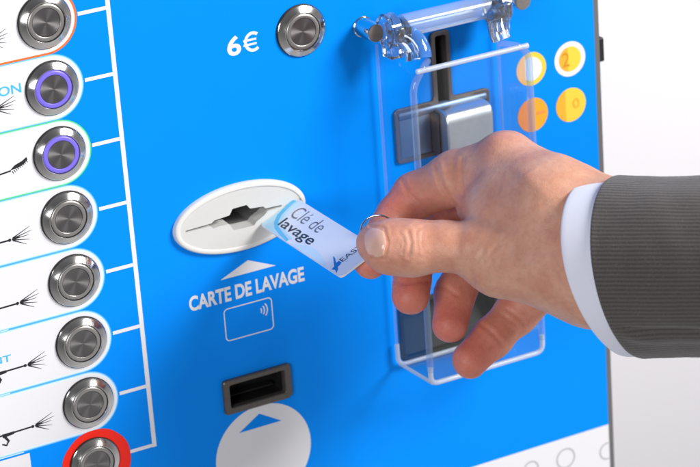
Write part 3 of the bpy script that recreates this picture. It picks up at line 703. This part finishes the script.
for c, r, s in [((370, 262, -12), 34, .75), ((410, 297, -48), 42, .85), ((450, 324, -72), 42, .85), ((472, 358, -86), 42, .8), ((500, 335, -100), 30, .5), ((395, 205, -50), 40, .85), ((430, 195, -50), 36, .65), ((460, 195, -30), 26, .45),
                ((480, 205, 0), 24, .6), ((508, 150, 5), 24, .3), ((405, 178, -50), 22, .6), ((512, 305, -105), 24, .5), ((455, 295, -90), 30, .6), ((412, 262, -72), 30, .6), ((395, 250, 25), 40, .22), ((440, 248, 25), 36, .16), ((486, 192, -5), 14, .6), ((540, 330, -80), 40, .4), ((440, 215, -60), 30, .5)]: blob(c, r, s)
a = me.attributes.new('flush', 'FLOAT', 'POINT'); a.data.foreach_set('value', fl.astype(np.float32))
person = link('person', me, m_skin, None, True)
tag(person, 'person in a grey ribbed jacket and white cuff, pinching the key card', 'person')

# thumb nail: a thin curved plate lying on the thumb
from mathutils.bvhtree import BVHTree
bvh = BVHTree.FromPolygons([tuple(v) for v in HV], [tuple(int(i) for i in q) for q in HQ])
pts = []
for uu in np.linspace(362, 388, 14):
    for vv in np.linspace(226, 260, 14):
        h = bvh.ray_cast(Vector((uu, vv, 200)), Vector((0, 0, -1)))[0]
        if h is not None and h.z > 5: pts.append((uu, vv, h.z))
pts = np.array(pts); cu_, cv_ = 375.5, 242.5
B_ = lambda u, v: np.stack([np.ones_like(u), u-cu_, v-cv_, (u-cu_)**2, (u-cu_)*(v-cv_), (v-cv_)**2], -1)
co = np.linalg.lstsq(B_(pts[:, 0], pts[:, 1]), pts[:, 2], rcond=None)[0]
nu, nr = 48, 9; NVv = []; 
outline = rounded([(363.5, 236), (368.5, 228), (383.5, 229.0), (386.5, 242), (383, 257.5), (370, 257), (364.6, 249)], 7, 8)
outline = resample(outline, nu); NF = []
for lay, (sc_, off) in enumerate([(1.0, -1.4), (1.0, .55), (.95, 1.0)] + [(s, 1.0+.35*(1-s)) for s in (.8, .6, .4, .2)]):
    for (x, y) in outline:
        u = cu_+(x-cu_)*sc_; v = cv_+(y-cv_)*sc_; NVv.append((u, v, float(B_(np.array(u), np.array(v))@co)+off))
L_ = len(NVv)//nu
for j in range(L_-1): NF += [(j*nu+i, j*nu+(i+1) % nu, (j+1)*nu+(i+1) % nu, (j+1)*nu+i) for i in range(nu)]
NF.append(tuple((L_-1)*nu+i for i in range(nu)))
m_nail = mat('nail', (.78, .47, .38, 1), .16, spec=.5, noise_amt=.05, noise_scale=300, Subsurface_Weight=.3, Subsurface_Scale=.0015)
NVa = np.array(NVv); nb = MB().add([tuple(p) for p in Hm(NVa[:, 0], NVa[:, 1], NVa[:, 2])], NF)
nb.build('thumb_nail', m_nail, person, True, 60, world=True)

# clothes
def cloth_tube(name, m, c, U, V, axis, ts, prof, nth, ribs=0, wr=None, par=None):
    c, U, V, axis = [np.array(q, float) for q in (c, U, V, axis)]; th = np.linspace(0, 2*np.pi, nth, endpoint=False); vs = []; uv = []
    for t, s in zip(ts, prof):
        o = s + (wr(th, t) if wr else 0)
        rr = 1 + (o + (ribs[1]*np.cos(th*ribs[0])*(.7+.3*math.sin(t*.9)) if ribs else 0))/90
        p = c + axis*t + np.outer(np.cos(th)*rr, U) + np.outer(np.sin(th)*rr, V); vs.append(Hm(p[:, 0], p[:, 1], p[:, 2]))
    n_ = len(ts); vs = np.concatenate(vs)
    fs = [(j*nth+i, j*nth+(i+1) % nth, (j+1)*nth+(i+1) % nth, (j+1)*nth+i) for j in range(n_-1) for i in range(nth)]
    mb = MB().add([tuple(v) for v in vs], fs); me = mb.mesh(name, True)
    uvl = me.uv_layers.new(name='UVMap'); 
    for p in me.polygons:
        for li in p.loop_indices:
            vi = me.loops[li].vertex_index; j, i = divmod(vi, nth); x = i/nth
            if i == 0 and any(me.loops[l2].vertex_index % nth == nth-1 for l2 in p.loop_indices): x = 1.0
            uvl.data[li].uv = (x, ts[j]/100)
    return link(name, me, m, par, True)
m_shirt = mat('shirt_cotton', (.82, .83, .95, 1), .8, spec=.2, noise_amt=.02, noise_scale=700, bump=.25, bump_scale=3500, Sheen_Weight=.15)
def suit_mat():
    m = bpy.data.materials.new('ribbed_wool'); m.use_nodes = True; nt = m.node_tree; b = nt.nodes['Principled BSDF']; L = nt.links.new
    uv = nt.nodes.new('ShaderNodeUVMap'); sx = nt.nodes.new('ShaderNodeSeparateXYZ'); L(uv.outputs[0], sx.inputs[0])
    def M_(op, a, b_=None):
        n = nt.nodes.new('ShaderNodeMath'); n.operation = op
        for i, q in enumerate((a, b_)):
            if q is None: continue
            if isinstance(q, (int, float)): n.inputs[i].default_value = q
            else: L(q, n.inputs[i])
        return n.outputs[0]
    w = M_('COSINE', M_('MULTIPLY', sx.outputs[0], 2*math.pi*RIBS)); w = M_('MULTIPLY_ADD', w, .5); w.node.inputs[2].default_value = .5
    mp = nt.nodes.new('ShaderNodeMapping'); mp.inputs['Scale'].default_value = (700, 150, 1); L(uv.outputs[0], mp.inputs[0])
    n = nt.nodes.new('ShaderNodeTexNoise'); n.inputs['Scale'].default_value = 1; n.inputs['Detail'].default_value = 4; L(mp.outputs[0], n.inputs['Vector'])
    mp2 = nt.nodes.new('ShaderNodeMapping'); mp2.inputs['Scale'].default_value = (230, 110, 1); L(uv.outputs[0], mp2.inputs[0])
    n2 = nt.nodes.new('ShaderNodeTexNoise'); n2.inputs['Scale'].default_value = 1; n2.inputs['Detail'].default_value = 6; L(mp2.outputs[0], n2.inputs['Vector'])
    r = nt.nodes.new('ShaderNodeValToRGB'); r.color_ramp.elements[0].color = (.040, .035, .034, 1); r.color_ramp.elements[1].color = (.152, .135, .130, 1)
    f = M_('ADD', M_('MULTIPLY', w, .40), M_('MULTIPLY', n.outputs['Fac'], .62)); L(f, r.inputs[0])
    r2 = nt.nodes.new('ShaderNodeValToRGB'); r2.color_ramp.elements[0].position = .57; r2.color_ramp.elements[1].position = .72; r2.color_ramp.elements[0].color = (0, 0, 0, 1); r2.color_ramp.elements[1].color = (1, 1, 1, 1)
    L(n2.outputs['Fac'], r2.inputs[0])
    mx = nt.nodes.new('ShaderNodeMix'); mx.data_type = 'RGBA'; mx.inputs[7].default_value = (.20, .17, .15, 1); L(M_('MULTIPLY', r2.outputs[0], .85), mx.inputs[0]); L(r.outputs[0], mx.inputs[6])
    L(mx.outputs[2], b.inputs['Base Color']); b.inputs['Roughness'].default_value = .9; b.inputs['Specular IOR Level'].default_value = .15
    b.inputs['Sheen Weight'].default_value = .25
    bp = nt.nodes.new('ShaderNodeBump'); bp.inputs['Strength'].default_value = .6; bp.inputs['Distance'].default_value = .0004; L(n.outputs['Fac'], bp.inputs['Height']); L(bp.outputs['Normal'], b.inputs['Normal'])
    return m
RIBS = 132
m_suit = suit_mat()
def wrc(th, t):
    return np.array([1.6*noise.noise(Vector((math.cos(a)*1.6, math.sin(a)*1.6, t/40))) for a in th])
cloth_tube('shirt_cuff', m_shirt, (608.5, 268, 72), (-16.5, -88, -6), (-45, -6, 72), (1, 0, .5),
           [16, 6, 1, 0, .3, 2, 6, 20, 60], [-5, -4, -3, -1.5, 0, .4, .3, 0, 0], 160, wr=wrc, par=person)
def wrs(th, t):
    base = np.array([2.0*noise.noise(Vector((math.cos(a)*1.5, math.sin(a)*1.5, t/55+7)))+.8*noise.noise(Vector((math.cos(a)*4, math.sin(a)*4, t/24+3))) for a in th])
    a0 = 3*math.pi/4 - .05 + .03*math.sin(t/18)
    g = -2.6*np.exp(-((th-a0-.0015*t)/.045)**2)*min(1, max(0, (t-8)/12)) + 2.4*np.exp(-((th-a0-.14-.0015*t)/.09)**2)*min(1, max(0, (t-8)/12))
    return base*min(1, t/6+.3) + g
ts = [14, 4, 1, 0, .25, 1.2, 3] + list(np.arange(6, 130, 3.0)) + [160, 220, 300, 400, 520, 640, 690, 715, 726, 730]
pr = [-5, -4.5, -4, -2.4, -.9, 0, .3] + [.3-.016*t for t in ts[7:-4]] + [-20, -38, -62, -90]
cloth_tube('jacket_sleeve', m_suit, (629.5, 267, 84), (-10.5, -91.5, -5), (-39, -5, 78), (1, 0, .5), ts, pr, RIBS*6, ribs=(RIBS, .22), wr=wrs, par=person)

# key ring through the card's hole, held between thumb and index
kr = MB(); cc = np.array([379.5, 232.5, 2.0]); e1_ = np.array([1, .12, .1]); e2_ = np.array([-.05, .92, -.38])
rp = [cc + 18.6*(math.cos(a)*e1_ + math.sin(a)*e2_) for a in np.linspace(0, 2*math.pi, 73)[:-1]]; rp.append(rp[0])
kr.tube([tuple(Hm(*p)) for p in rp], .42, 8, False)
kr.build('key_ring', m_keyring, card, True, world=True)
